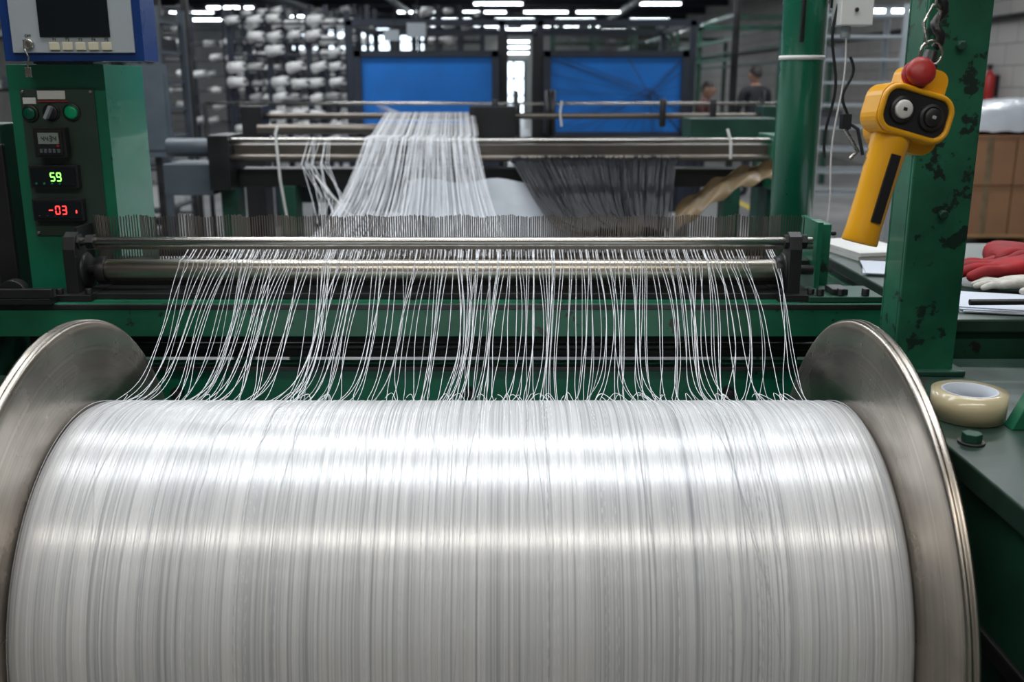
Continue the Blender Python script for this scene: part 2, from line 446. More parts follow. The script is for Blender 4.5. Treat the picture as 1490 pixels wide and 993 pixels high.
b.cyl((-1.2,2.44,.905),(.88,2.44,.905),.011,BLACK,12)
for x in (-.11,-.85,.55): b.lathe((x,2.40,.79),(0,-1,0),[(-.03,.014),(0,.014),(.006,.011),(.006,0)],DARK,16)
b.box((-1.42,2.30,0),(-1.26,2.5,1.0),GREEND)
b.box((-1.5,2.33,1.036),(-1.105,2.46,1.052),BLACK); b.box((-1.5,2.33,1.052),(-1.10,2.345,1.075),DARK)
b.cyl((-1.20,2.34,1.06),(-1.20,2.37,1.06),.034,BLACK,28)
b.box((.72,2.36,1.036),(.90,2.5,1.05),GREEND)
b.box((.78,2.38,1.05),(.82,2.44,1.065),DARK)
for x in (.75,.80,.86): b.cyl((x,2.375,1.05),(x,2.375,1.068),.01,DARK,6)
b.box((.79,2.55,0),(.822,2.66,1.20),GREEN); b.cyl((.775,2.6,1.17),(.85,2.6,1.17),.006,DARK,8)
b.done(.003,WM)
b=B('side_frame_r')
b.box((.72,.75,.93),(1.55,2.09,.97),GREENTOP); b.box((.735,.75,0),(1.55,2.09,.93),GREEND)
b.box((.725,.75,.70),(.735,2.09,.73),DARK); b.box((.727,.9,.2),(.735,1.3,.65),GREEN)
b.done(.003,WM)
b=B('side_frame_l'); b.box((-1.55,.75,.85),(-.88,2.2,.9),GREENTOP); b.box((-1.55,.75,0),(-.90,2.2,.85),GREEND); b.done(.003,WM)
b=B('hex_bolt'); b.cyl((.765,1.563,.97),(.765,1.563,.974),.022,DARK,20); b.cyl((.765,1.563,.974),(.765,1.563,.988),.0165,GREEND,6); b.done(.001,WM)
b=B('gusset_bracket')
b.poly([(.862,1.625,.97),(1.15,1.625,.97),(1.15,1.625,1.25),(.99,1.625,1.25)],(0,.03,0),GREEN)
b.box((1.0,1.61,.97),(1.15,1.72,.985),GREEND)
b.done(.002,WM)
sh=[]
for x0 in xs:
    sh.append([(x0,RY+.015,RZ+RR+.001),(x0,2.51,1.142),(x0+random.gauss(0,.003),2.60,1.158)])
# posts
b=B('steel_post')
b.box((.785,1.968,.97),(.906,1.98,ZC),GREENW); b.box((.785,2.06,.97),(.906,2.07,ZC),GREENW); b.box((.785,1.98,.97),(.797,2.06,ZC),GREENW); b.box((.894,1.98,.97),(.906,2.06,ZC),GREENW)
b.box((.765,1.95,.97),(.926,2.085,.982),GREEND)
for z in (1.30,1.62): b.cyl((.85,1.955,z),(.85,1.97,z),.010,GREEND,6)
b.done(.003,WM)
b=B('round_column')
b.cyl((.812,2.9,0),(.812,2.9,ZC),.060,GREENC,48)
b.lathe((.812,2.9,1.62),(0,0,1),[(-.006,.06),(-.006,.063),(.006,.063),(.006,.06)],WHITE,40)
b.cyl((.79,2.835,1.66),(.79,2.835,2.4),.006,DARK,8)
b.done()
b=B('junction_box'); b.box((.872,2.77,1.70),(.958,2.85,1.92),WHITE); b.cyl((.90,2.81,1.67),(.90,2.81,1.70),.014,BEIGE,12); b.cyl((.912,2.764,1.74),(.912,2.77,1.74),.006,DARK,8); b.box((.872,2.85,1.75),(.892,2.87,1.85),DARK); b.done(.006)
curves('hanging_cord',[[(.90+.006*math.sin(i*.5)-.02*(i/20),2.80,1.67-.60*i/20) for i in range(21)]],.0026,WHITE)
curves('black_cable',[[(.875+.01*math.sin(i*.6),2.81,1.90-.55*i/20) for i in range(21)],[(.915+.012*math.sin(i*.45),2.80,1.62-.20*i/20) for i in range(21)]],.004,RUB)
b=B('spring_clamp'); b.tube([(.905,2.79,1.44),(.93,2.78,1.40),(.95,2.78,1.37),(.93,2.78,1.35)],.006,STEEL,8); b.tube([(.915,2.79,1.45),(.945,2.78,1.43),(.965,2.78,1.36)],.005,DARK,8); b.box((.90,2.775,1.43),(.925,2.80,1.47),DARK); b.done()

# ---------------------------------------------------------------- control cabinet
CC=empty('control_cabinet',(0,0,0))
b=B('cabinet_body')
b.box((-1.275,2.60,0),(-1.029,2.87,1.597),GREENC)
b.box((-1.245,2.594,1.165),(-1.058,2.60,1.537),OLIVE)
for x in (-1.238,-1.065):
    for z in (1.172,1.53): b.cyl((x,2.59,z),(x,2.595,z),.004,STEEL,10)
def rnd(x,z,r,m,h=.016): b.lathe((x,2.594,z),(0,-1,0),[(0,r*1.15),(.004,r*1.15),(.005,r),(h,r*.95),(h+.002,r*.7),(h+.002,0)],m,24)
b.lathe((-1.222,2.594,1.477),(0,-1,0),[(0,.021),(.006,.021),(.007,.016)],BLACK,24); rnd(-1.222,1.477,.015,mat('dark_green_button',(0,.09,.05),.3),.012)
rnd(-1.169,1.480,.019,BLACK,.01); b.box((-1.173,2.565,1.463),(-1.165,2.585,1.497),BEIGE,rot=(0,.5,0))
b.lathe((-1.117,2.594,1.480),(0,-1,0),[(0,.022),(.006,.022),(.007,.017)],BLACK,24); rnd(-1.117,1.480,.016,GREENBTN,.012)
b.box((-1.20,2.591,1.512),(-1.13,2.594,1.533),WHITE); b.box((-1.238,2.591,1.500),(-1.205,2.594,1.516),WHITE); b.box((-1.20,2.590,1.505),(-1.125,2.594,1.508),RED)
b.box((-1.210,2.565,1.368),(-1.130,2.594,1.442),RUB); b.box((-1.203,2.560,1.374),(-1.137,2.566,1.436),BLACK)
b.box((-1.196,2.558,1.402),(-1.144,2.561,1.430),LCD)
for i in range(5): b.box((-1.194+i*.011,2.557,1.380),(-1.187+i*.011,2.561,1.390),GREYB)
b.box((-1.150,2.556,1.395),(-1.144,2.56,1.400),RED)
for (x0,x1,z0,z1) in ((-1.236,-1.112,1.290,1.348),(-1.238,-1.107,1.206,1.262)):
    b.box((x0,2.574,z0),(x1,2.594,z1),RUB); b.box((x0+.006,2.570,z0+.006),(x1-.006,2.575,z1-.006),SCR)
    for i in range(4): b.cyl((x0+.018+i*.02,2.568,z0+.012),(x0+.018+i*.02,2.571,z0+.012),.003,GREENC if z0>1.25 else DARK,8)
SEG={'0':'abcdef','3':'abgcd','5':'afgcd','9':'abcdfg','-':'g','4':'fgbc'}
def digit(ch,x,y,z,h,m):
    w=h*.5; t=h*.12; P={'a':(0,h,w,0),'g':(0,h/2,w,0),'d':(0,0,w,0),'f':(0,h/2,0,h/2),'e':(0,0,0,h/2),'b':(w,h/2,0,h/2),'c':(w,0,0,h/2)}
    for s in SEG[ch]:
        px,pz,dx,dz=P[s]
        b.box((x+px-(0 if dx else t/2),y-.001,z+pz-(t/2 if dx else -t/2)),(x+px+(dx if dx else t/2),y+.001,z+pz+(t/2 if dx else dz-t/2)),m)
digit('5',-1.180,2.5695,1.309,.020,GLED); digit('9',-1.164,2.5695,1.309,.020,GLED)
digit('-',-1.194,2.5695,1.224,.020,RLED); digit('0',-1.176,2.5695,1.224,.020,RLED); digit('3',-1.159,2.5695,1.224,.020,RLED); b.box((-1.125,2.569,1.226),(-1.122,2.571,1.234),RLED)
for i,c in enumerate('4434'): digit(c,-1.186+i*.010,2.557,1.410,.012,BLACK)
b.done(.002,CC)
b=B('control_terminal')
b.box((-1.225,2.50,1.603),(-.888,2.60,1.93),BLUEF)
b.box((-1.200,2.492,1.622),(-.908,2.50,1.912),BEIGE)
b.box((-1.13,2.488,1.658),(-.962,2.493,1.86),SCR)
for i in range(5): b.box((-1.109+i*.0312,2.486,1.628),(-1.085+i*.0312,2.492,1.646),KEYC)
b.lathe((-1.158,2.492,1.642),(0,-1,0),[(0,.012),(.008,.012),(.009,.008),(.009,0)],STEEL,20)
b.box((-1.160,2.462,1.63),(-1.156,2.484,1.652),STEEL)
b.tube([(-1.158,2.464,1.63),(-1.150,2.462,1.61),(-1.156,2.462,1.585)],.0025,STEEL,6); b.box((-1.163,2.460,1.565),(-1.147,2.463,1.588),STEEL)
b.box((-1.20,2.59,1.598),(-1.05,2.66,1.75),DARK)
b.cyl((-.90,2.58,1.93),(-.90,2.58,1.99),.012,RUB,10)
mon=b.done(.004,CC)
def text(s,loc,size,m,parent,nm):
    c=bpy.data.curves.new(nm,'FONT'); c.body=s; c.size=size; c.extrude=.0003; c.align_x='CENTER'; c.materials.append(m)
    o=bpy.data.objects.new(nm,c); o.location=loc; o.rotation_euler=(math.pi/2,0,0); scene.collection.objects.link(o); o.parent=parent
for i in range(5): text('F%d'%(i+1),(-1.097+i*.0312,2.4915,1.649),.010,BLACK,mon,'key_label_%d'%(i+1))
text('OFF',(-1.160,2.4915,1.658),.009,BLACK,mon,'key_switch_label')
B('side_pillar').box((-1.50,2.62,0),(-1.32,2.75,1.45),GREEND).box((-1.36,2.60,1.0),(-1.31,2.62,1.40),BLACK).done(.004)

# ---------------------------------------------------------------- pendant
b=B('pendant_control')
def rrect(cx,cz,w,h,r,y0,y1,m,seg=6):
    pts=[]
    for (sx,sz,a0) in ((1,1,0),(-1,1,90),(-1,-1,180),(1,-1,270)):
        for i in range(seg+1):
            a=math.radians(a0+90*i/seg); pts.append((cx+sx*(w/2-r)+r*math.cos(a),y0,cz+sz*(h/2-r)+r*math.sin(a)))
    b.poly(pts,(0,y1-y0,0),m)
def rr_fix(cx,cz,w,h,r,seg=6):
    pts=[]
    for (sx,sz,a0) in ((1,1,0),(-1,1,90),(-1,-1,180),(1,-1,270)):
        for i in range(seg+1):
            a=math.radians(a0+90*i/seg); pts.append((cx+sx*(w/2-r)+r*math.cos(a),cz+sz*(h/2-r)+r*math.sin(a)))
    return pts
rrect(0,0,.150,.092,.03,-.03,.03,YEL)
rrect(0,0,.128,.070,.024,-.0325,-.029,RUB)
pts=[(x,-.033,z) for x,z in rr_fix(0,0,.138,.080,.028)]
pts.append(pts[0]); b.tube(pts,.0055,YEL,8)
for x,m in ((-.030,WHITE),(.030,BLACK)):
    b.lathe((x,-.032,.0),(0,-1,0),[(0,.0245),(.006,.0245),(.008,.021),(.009,.019),(.007,.0175)],RUB,28)
    b.lathe((x,-.036,.0),(0,-1,0),[(0,.0175),(.008,.0165),(.010,.013),(.010,0)],m,28)
    b.box((x-.004,-.0475,-.003),(x+.004,-.0455,.003),BLACK if m is WHITE else BEIGE)
rrect(.016,.055,.082,.07,.02,-.012,.045,YEL)
rrect(.014,-.008,.125,.115,.03,.0,.055,YEL)
b.lathe((-.012,-.012,.068),(-.15,-1,.25),[(0,.027),(.006,.027),(.007,.017),(.016,.017),(.017,.0265),(.027,.0265),(.032,.022),(.034,.013),(.035,0)],RED,32)
b.lathe((.020,.015,.085),(0,0,1),[(0,.02),(.015,.02),(.016,.015),(.04,.013),(.04,0)],RUB,20)
ring=[(-.0+.022*math.cos(t*math.pi/8)+.012,-.0,.118+.022*math.sin(t*math.pi/8)) for t in range(17)]
b.tube(ring,.0028,STEEL,8)
hd=[(-.03,.0),(-.03,.036),(-.05,.036),(-.09,.034),(-.15,.0325),(-.225,.0325),(-.247,.034),(-.252,.033),(-.252,.026),(-.244,.024),(-.244,.0)]
b.lathe((-.014,.004,0),(0,0,1),hd,YEL,40)
b.lathe((-.014,.004,-.2445),(0,0,-1),[(0,.0),(.0,.025)],BLACK,30)
b.box((-.022,-.0318,-.21),(-.002,-.0268,-.08),RUB)
pend=b.done(.0025,origin=(.680,1.76,1.499),rot=(math.radians(-4),math.radians(15),math.radians(8)))
pend.scale=(.92,.92,.92)
cb=[]
for i in range(70):
    t=i/69; cb.append((.732+.007*math.sin(i*1.3)+.01*t,1.79+.007*math.cos(i*1.3),1.61+.7*t))
curves('pendant_cable',[cb],.008,RUB,res=3)
curves('pendant_hanger_wire',[[(.708,1.77,1.61),(.70,1.775,1.65),(.715,1.78,1.68),(.73,1.78,1.67),(.725,1.78,1.64)],[(.72,1.78,1.68),(.735,1.78,1.9),(.74,1.79,2.5)]],.0026,STEEL)

# ---------------------------------------------------------------- bench on the right
b=B('work_bench')
b.box((.94,2.12,1.02),(2.1,3.2,1.05),GREENTOP); b.box((.96,2.14,0),(2.08,3.18,1.02),GREEND)
b.box((.945,2.13,.90),(.96,3.19,1.0),GREEN)
b.done(.004)
def sheet(name,x,y,z,w,d,rz,m,th=.004,n=1):
    b=B(name)
    for i in range(n): b.box((-w/2+U(-.004,.004),-d/2+U(-.004,.004),i*th),(w/2,d/2,(i+.9)*th),m,rot=(0,0,U(-.06,.06) if n>1 else 0))
    o=b.done(); o.location=(x,y,z); o.rotation_euler=(0,0,rz); return o
sheet('paper_stack',1.18,2.245,1.05,.30,.19,-.25,PAPER,.003,4)
sheet('clipboard',1.56,2.25,1.05,.20,.22,.3,PAPER,.004,2)
sheet('carton_lid',1.07,3.02,1.05,.18,.28,.2,WHITE,.012,2)
sheet('folded_paper',1.09,2.70,1.05,.24,.2,-.3,PAPER,.003,3)
b=B('steel_rod'); b.cyl((1.02,2.17,1.078),(1.7,2.14,1.09),.007,BLACK,12); b.done()
def glove(name,loc,rz,m,s=1.,curl=0,ry=0):
    vs=[(0,0,.03),(.05,0,.035),(.10,0,.035),(.14,0,.03)]; rs=[(.045,.028),(.042,.026),(.046,.028),(.042,.022)]; es=[(0,1),(1,2),(2,3)]
    def ch(base,pts,r):
        i=base
        for p,rr in zip(pts,r): vs.append(p); rs.append(rr); es.append((i,len(vs)-1)); i=len(vs)-1
    for k,(y,l) in enumerate(((.036,.07),(.012,.085),(-.014,.08),(-.038,.06))):
        ch(3,[(.165,y,.028),(.165+l*.5,y*1.25,.032-curl*.004),(.165+l,y*1.35,.018)],[.0135,.0125,.010])
    ch(1,[(.07,.06,.03),(.10,.085,.026),(.13,.095,.02)],[.018,.015,.011])
    o=skin(name,vs,es,rs,m); o.location=loc; o.rotation_euler=(0,ry,rz); o.scale=(s,s,s); return o
GL=empty('work_gloves',(0,0,0))
for a in ((('red_glove'),(1.46,2.50,1.052),math.radians(176),REDF,1.35),('red_glove',(1.58,2.64,1.075),math.radians(205),REDF,1.4),('red_glove',(1.38,2.78,1.055),math.radians(250),REDF,1.3),('cream_glove',(1.32,2.39,1.052),math.radians(172),CREAM,.75)):
    glove(*a).parent=GL
b=B('packing_tape_roll')
b.lathe((.818,1.70,.9715),(0,0,1),[(0,.046),(0,.064),(.048,.064),(.048,.046)],TAPE,64)
b.lathe((.818,1.70,.9715),(0,0,1),[(.0485,.0475),(.0485,.043),(0,.043),(0,.0475)],TAPEI,64)
b.done()

# ---------------------------------------------------------------- second machine (Y~5)
b=B('rear_warping_frame')
b.box((-1.43,4.95,1.185),(1.28,5.08,1.262),BROWNM)
b.cyl((-1.40,4.90,1.285),(1.27,4.90,1.285),.012,STEEL,16)
b.cyl((-1.40,4.92,1.20),(1.27,4.92,1.20),.017,BROWNM,16)
b.box((-1.46,4.85,1.05),(-1.36,5.15,1.31),BLACK); b.box((1.25,4.85,1.05),(1.33,5.15,1.31),GREEN)
b.cyl((-1.70,5.0,1.245),(-1.45,5.0,1.245),.045,GREYB,24); b.box((-1.70,4.9,1.02),(-1.46,5.2,1.17),GREYB)
b.box((-1.36,5.0,1.05),(1.25,5.15,1.14),BLACK)
b.box((-1.36,4.9,.62),(1.25,5.0,.80),BLACK)
for x in (-1.44,-1.15,1.05,1.26): b.box((x,4.95,0),(x+.08,5.1,1.06),GREEND)
b.box((-1.1,5.2,.95),(-.75,5.5,1.05),GREYB)
b.cyl((-1.36,3.75,.93),(1.25,3.75,.93),.03,DARK,16)
b.box((-1.44,3.7,0),(-1.36,3.8,.97),GREEND); b.box((1.25,3.7,0),(1.33,3.8,.97),GREEND)
b.box((-1.44,3.8,.7),(-1.38,4.95,.78),GREEND); b.box((1.27,3.8,.7),(1.33,4.95,.78),GREEND)
b.cyl((-1.5,6.2,1.36),(1.5,6.2,1.36),.018,BROWNM,16); b.cyl((-1.5,6.0,1.29),(-.2,6.0,1.29),.03,BROWNM,16)
b.box((-1.62,6.1,0),(-1.5,6.3,1.42),BLACK); b.box((1.5,6.1,0),(1.6,6.3,1.42),GREEND)
b.box((-.25,6.0,1.2),(.02,6.3,1.42),BLACK); b.box((1.0,5.7,1.2),(1.5,6.0,1.36),GREEND)
for x in (-.1,.9,1.2): b.cyl((x,6.1,1.30),(x,6.1,1.46),.02,DARK,10)
b.done(.003)
curves('tie_cord',[[(-1.12,4.86,1.35),(-1.13,4.85,1.32),(-1.12,4.85,1.10),(-1.10,4.86,.92)],[(1.03,4.86,1.34),(1.045,4.84,1.28),(1.05,4.85,1.20)],[(.30,6.15,1.45),(.29,6.15,1.38),(.30,6.15,1.30)],[(-.95,4.85,1.12),(-.80,4.8,.95),(-.62,4.75,.84)]],.007,WHITE)
fan=[];fang=[];nf=270
for i in range(nf):
    u=i/(nf-1)
    if R()<.08: continue
    xa=-.84+u*.95+random.gauss(0,.004); xm=-.78+u*.76+random.gauss(0,.006); xb=-.70+u*.52+random.gauss(0,.008)
    pts=[(xa,2.60,1.158)]
    for k in range(1,8):
        s=k/8; pts.append((xa+(xm-xa)*s,2.6+1.12*s,1.158+(.962-1.158)*s-.05*math.sin(math.pi*s)))
    for k in range(0,13):
        s=k/12; pts.append((xm+(xb-xm)*s,3.76+(4.9-3.76)*s,.963+(1.299-.963)*s-(.07+.02*math.sin(i*.7))*math.sin(math.pi*s)))
    pts.append((xb,5.1,1.30)); pts.append((xb-.06,6.2,1.382)); pts.append((xb-.06,6.25,1.33))
    (fan if R()<.7 else fang).append(pts)
for i in range(90):
    u=i/89; x=.11+u*.50; xm=-.04+.6*u; fang.append([(x,2.6,1.158),((x+xm)/2,3.2,1.02),(xm,3.72,.962),(xm,3.78,.955)])
for i in range(12):
    x=-.98+U(0,.12); fan.append([(x,4.9,1.30),(x-.01+U(-.02,.02),4.8,1.18),(x+.08+U(-.05,.05),4.6,1.05),(x+.12,4.4,.95)])
for i in range(14): fang.append([(-.70+U(-.03,.03),6.2,1.385),(-1.3+U(-.03,.03),9.9,1.33+U(-.04,.06))])
curves('warp_sheet_yarn',fan+sh,.0012,YARN)
curves('warp_sheet_yarn',fang,.0012,YARNG)
bl=[]
for i in range(250):
    u=i/249; xa=-.02+.84*u; xb=.27+.31*u+random.gauss(0,.012); z=U(.0,.04)
    pts=[]
    for k in range(16):
        s=k/15; pts.append((xa+(xb-xa)*(s**.8),4.93-1.17*s,1.20+z*.5+(.965+z-1.20)*s-.09*math.sin(math.pi*s)))
    bl.append(pts)
curves('black_warp_yarn',bl,.0033,YARND)
B('white_fabric_sheet').grid(lambda u,v:Vector((-.50+1.18*u+.02*math.sin(v*9),4.82-.95*v,1.10-.22*v-.12*math.sin(v*math.pi)+.012*math.sin(u*22+v*6))),30,14,FILM).done(recalc=False)
B('tan_plastic_film').grid(lambda u,v:Vector((.75+.56*u,4.55+.25*u+.03*math.sin(v*5),1.01+.18*u-.12*v*(1-.4*u)+.06*math.sin(u*3.1)+.012*math.sin(u*25+v*7))),34,8,TANF).done(recalc=False)
# ---------------------------------------------------------------- blue screens (Y 10)
def y2(x0,x1):
    b=B('blue_creel_screen'); Y=10.
    b.box((x0,Y,1.09),(x1,Y+.03,1.80),BLUE)
    for xx in (x0-.03,x1+.03): b.box((xx-.035,Y-.03,0),(xx+.035,Y+.05,1.86),FRAMEBG)
    b.box((x0-.06,Y-.03,1.80),(x1+.06,Y+.05,1.86),FRAMEBG); b.box((x0-.06,Y-.03,1.03),(x1+.06,Y+.05,1.09),FRAMEBG)
    b.box((x0,Y+.0,.3),(x1,Y+.03,1.03),FRAMEBG)
    b.done()
y2(-1.465,-.19); y2(.37,1.65)
fl=[]
cx,cz=1.32,1.46
for i in range(44):
    a=U(0,6.28)
    tx=max(.38,min(1.64,cx+math.cos(a)*1.2)); q=(tx-cx)/(math.cos(a) if abs(math.cos(a))>.01 else .01); tz=max(1.1,min(1.78,cz+math.sin(a)*abs(q)))
    fl.append([(cx+U(-.03,.03),9.90,cz+U(-.04,.04)),(tx,9.97,tz)])
curves('dark_creel_yarn',fl,.002,YARND)
b=B('overhead_gantry')
for x in (-1.6,-.10,.28,1.78): b.box((x-.03,10.2,0),(x+.03,10.26,2.15),FRAMEBG)
b.box((-1.65,10.2,2.1),(1.85,10.28,2.16),FRAMEBG); b.box((-1.65,12.2,2.1),(1.85,12.28,2.16),FRAMEBG)
for x in (-1.6,-.10,.28,1.78): b.box((x-.03,10.2,2.1),(x+.03,12.28,2.15),FRAMEBG); b.box((x-.03,12.2,0),(x+.03,12.28,2.15),FRAMEBG)
b.box((-.14,10.15,1.0),(-.04,10.4,2.0),BLACK); b.box((.2,10.15,1.0),(.30,10.5,2.0),BLACK)
b.cyl((1.85,8.6,0),(1.85,8.6,3.9),.03,DARK,10)
b.done()
b=B('guard_rail')
b.cyl((-2.4,8.0,1.40),(2.2,8.0,1.40),.012,STEEL,10); b.cyl((-2.4,7.6,1.15),(2.2,7.6,1.15),.012,BLACK,10)
for x in (-2.4,-.05,.05,2.2): b.cyl((x,8.0,0),(x,8.0,1.40),.018,BLACK,10)
for x in (-2.4,2.2): b.cyl((x,7.6,0),(x,7.6,1.15),.018,BLACK,10)
for x in (.03,.28,.32,1.95): b.cyl((x,7.98,1.15),(x,7.98,1.5),.02,DARK,8)
b.done()
# ---------------------------------------------------------------- creels
def creel(x0,x1,y,z0,z1,nx,nz,dens,fm,cr=.055,cl=.17,m=CONEM,posts=4,name='yarn_cone_creel',dbl=True):
    b=B(name)
    H=z1+.1
    for i in range(posts):
        x=x0+(x1-x0)*i/(posts-1); b.box((x-.03,y+.1,0),(x+.03,y+.16,H),fm); b.box((x-.03,y+.9,0),(x+.03,y+.96,H),fm)
    for k in range(nz):
        z=z0+(z1-z0)*k/(nz-1)
        b.cyl((x0,y+.13,z-.03),(x1,y+.13,z-.03),.014,fm,6); b.cyl((x0,y+.93,z-.03),(x1,y+.93,z-.03),.014,fm,6)
        for i in range(nx):
            for dd in ((0,.8) if dbl else (0,)):
                if R()>dens: continue
                x=x0+(x1-x0)*(i+.5)/nx+U(-.03,.03); q=U(.8,1.15)
                p=Vector((x,y+dd,z+U(-.01,.02))); d=Vector((1,-.45,.12+U(-.1,.2))).normalized()
                b.cyl(p-d*cl*.5*q,p+d*cl*.5*q,cr*q,m,12,r2=cr*.72*q); b.cyl(p+d*cl*.5*q,p+d*(cl*.5*q+.03),cr*.3,BOXG,8)
    return b.done(recalc=False)
creel(-3.02,-1.76,11,.75,2.2,6,10,.66,FRAMEBG)
creel(-3.9,-2.1,15,.75,2.55,9,10,.36,FRAMEBG,m=CONEM)
creel(-8.5,-3.2,21,.8,3.0,16,8,.25,FRAMEBG,cr=.07,cl=.24,posts=7)
creel(-4.3,-3.2,9.3,.3,2.3,6,9,.12,DARK,m=BOXG)
creel(-1.6,-.5,17,1.6,2.7,7,6,.25,FRAMEBG)
creel(.8,3.2,20,.8,2.6,10,8,.3,GREEND,m=BOXG)
def shelf(name,x0,x1,y,zs,depth,fm,fill,fmat):
    b=B(name)
    for x in (x0,x1):
        for d in (0,depth): b.box((x-.025,y+d-.025,0),(x+.025,y+d+.025,zs[-1]+.1),fm)
    for z in zs:
        b.box((x0,y,z-.012),(x1,y+depth,z+.012),fm)
        x=x0+.06
        while x<x1-.2:
            w=U(.1,.25)
            if R()<fill: h=U(.06,.16); b.box((x,y+.05,z+.012),(x+w,y+depth-.1,z+.012+h),random.choice(fmat))
            x+=w+.03
    return b.done()
shelf('storage_shelf',-3.35,-2.6,7.6,[.3,.62,.95,1.15,1.36,1.56,1.78,2.0],.6,GREYB,.55,[BOXG,CONEM,BEIGE,GREYB,BLACK])
shelf('storage_shelf',-4.6,-3.5,8.2,[.3,.7,1.1,1.5,1.9],.6,DARK,.6,[BOXG,CONEM,GREYB])
shelf('metal_rack',3.05,3.85,10.2,[.45,.68,.9,1.12,1.34,1.56,1.78,2.0,2.2],.5,BEIGE,.12,[BOXG,GREYB])
shelf('metal_rack',2.3,4.4,39,[.5,1.,1.5,2.,2.5],.8,GREEND,.5,[BOXG,BLACK,GREEND])
B('notice_board').box((-2.62,7.1,1.05),(-2.38,7.13,1.68),GREYB).box((-2.6,7.09,1.10),(-2.40,7.1,1.62),GREYB).box((-2.52,7.13,0),(-2.48,7.16,1.7),DARK).done()
b=B('creel_gallery_frame')
for y in (16,19,24,30,38):
    b.box((3.4,y,0),(3.48,y+.08,2.6),GREEND); b.box((4.9,y,0),(4.98,y+.08,2.6),GREEND)
    b.box((3.4,y,2.5),(4.98,y+.08,2.58),GREEND)
for z in (1.9,2.2,2.55):
    b.box((3.4,16,z),(3.46,38,z+.05),GREEN); b.box((4.9,16,z),(4.96,38,z+.05),GREEND)
b.done()
# boxes + pallet
b=B('wood_pallet')
for i in range(6): b.box((4.25,9.5+i*.2,.12),(5.75,9.62+i*.2,.145),WOOD)
for x in (4.25,4.95,5.65): b.box((x,9.5,.02),(x+.1,10.6,.12),WOOD)
for i in (0,4): b.box((4.25,9.5+i*.22,0),(5.75,9.62+i*.22,.02),WOOD)
b.done()
b=B('cardboard_box_stack')
for zi in range(2):
    for xi in range(3):
        x=4.27+xi*.49; z=.146+zi*.47
        b.box((x,9.52,z),(x+.475,10.55,z+.46),CARD); b.box((x+.2,9.515,z),(x+.26,9.52,z+.46),TANF); b.box((x,9.512,z+.45),(x+.475,9.52,z+.46),CARD)
b.done(.006)
B('plastic_wrapped_bundle').grid(lambda u,v:Vector((4.33+1.35*u,9.6+.9*v,1.10+.30*(math.sin(math.pi*min(1,max(0,u)))**.2)*(math.sin(math.pi*v)**.3)+.02*abs(math.sin(u*19+v*11)))),26,16,FILM).done(recalc=False)
b=B('fire_extinguisher')
c=(6.86,14.8)
b.lathe((c[0],c[1],1.27),(0,0,1),[(0,0),(0,.075),(.02,.085),(.36,.085),(.42,.06),(.45,.028),(.48,.026),(.48,0)],RED,24)
b.cyl((c[0],c[1],1.75),(c[0],c[1],1.80),.03,BLACK,12); b.box((c[0]-.11,c[1]-.015,1.80),(c[0]+.03,c[1]+.015,1.82),BLACK)
b.tube([(c[0]-.03,c[1],1.77),(c[0]-.12,c[1],1.73),(c[0]-.13,c[1]-.02,1.57),(c[0]-.11,c[1]-.03,1.37)],.013,BLACK,8)
b.box((6.93,c[1]-.04,1.37),(6.99,c[1]+.04,1.67),BLACK)
b.done()
b=B('wall_pipe'); b.cyl((6.9,5,2.45),(6.9,40,2.45),.04,DARK,10); b.cyl((6.9,16,0),(6.9,16,ZC),.05,BEIGE,10); b.done()
B('hanging_sign').box((-1.0,9.9,1.98),(-.82,9.92,2.11),BEIGE).cyl((-.9,9.91,2.11),(-.9,9.91,ZC),.004,DARK,6).done()
B('hanging_sign').box((-1.2,9.75,1.94),(-1.06,9.77,2.04),BEIGE).cyl((-1.1,9.76,2.04),(-1.1,9.76,ZC),.004,DARK,6).done()
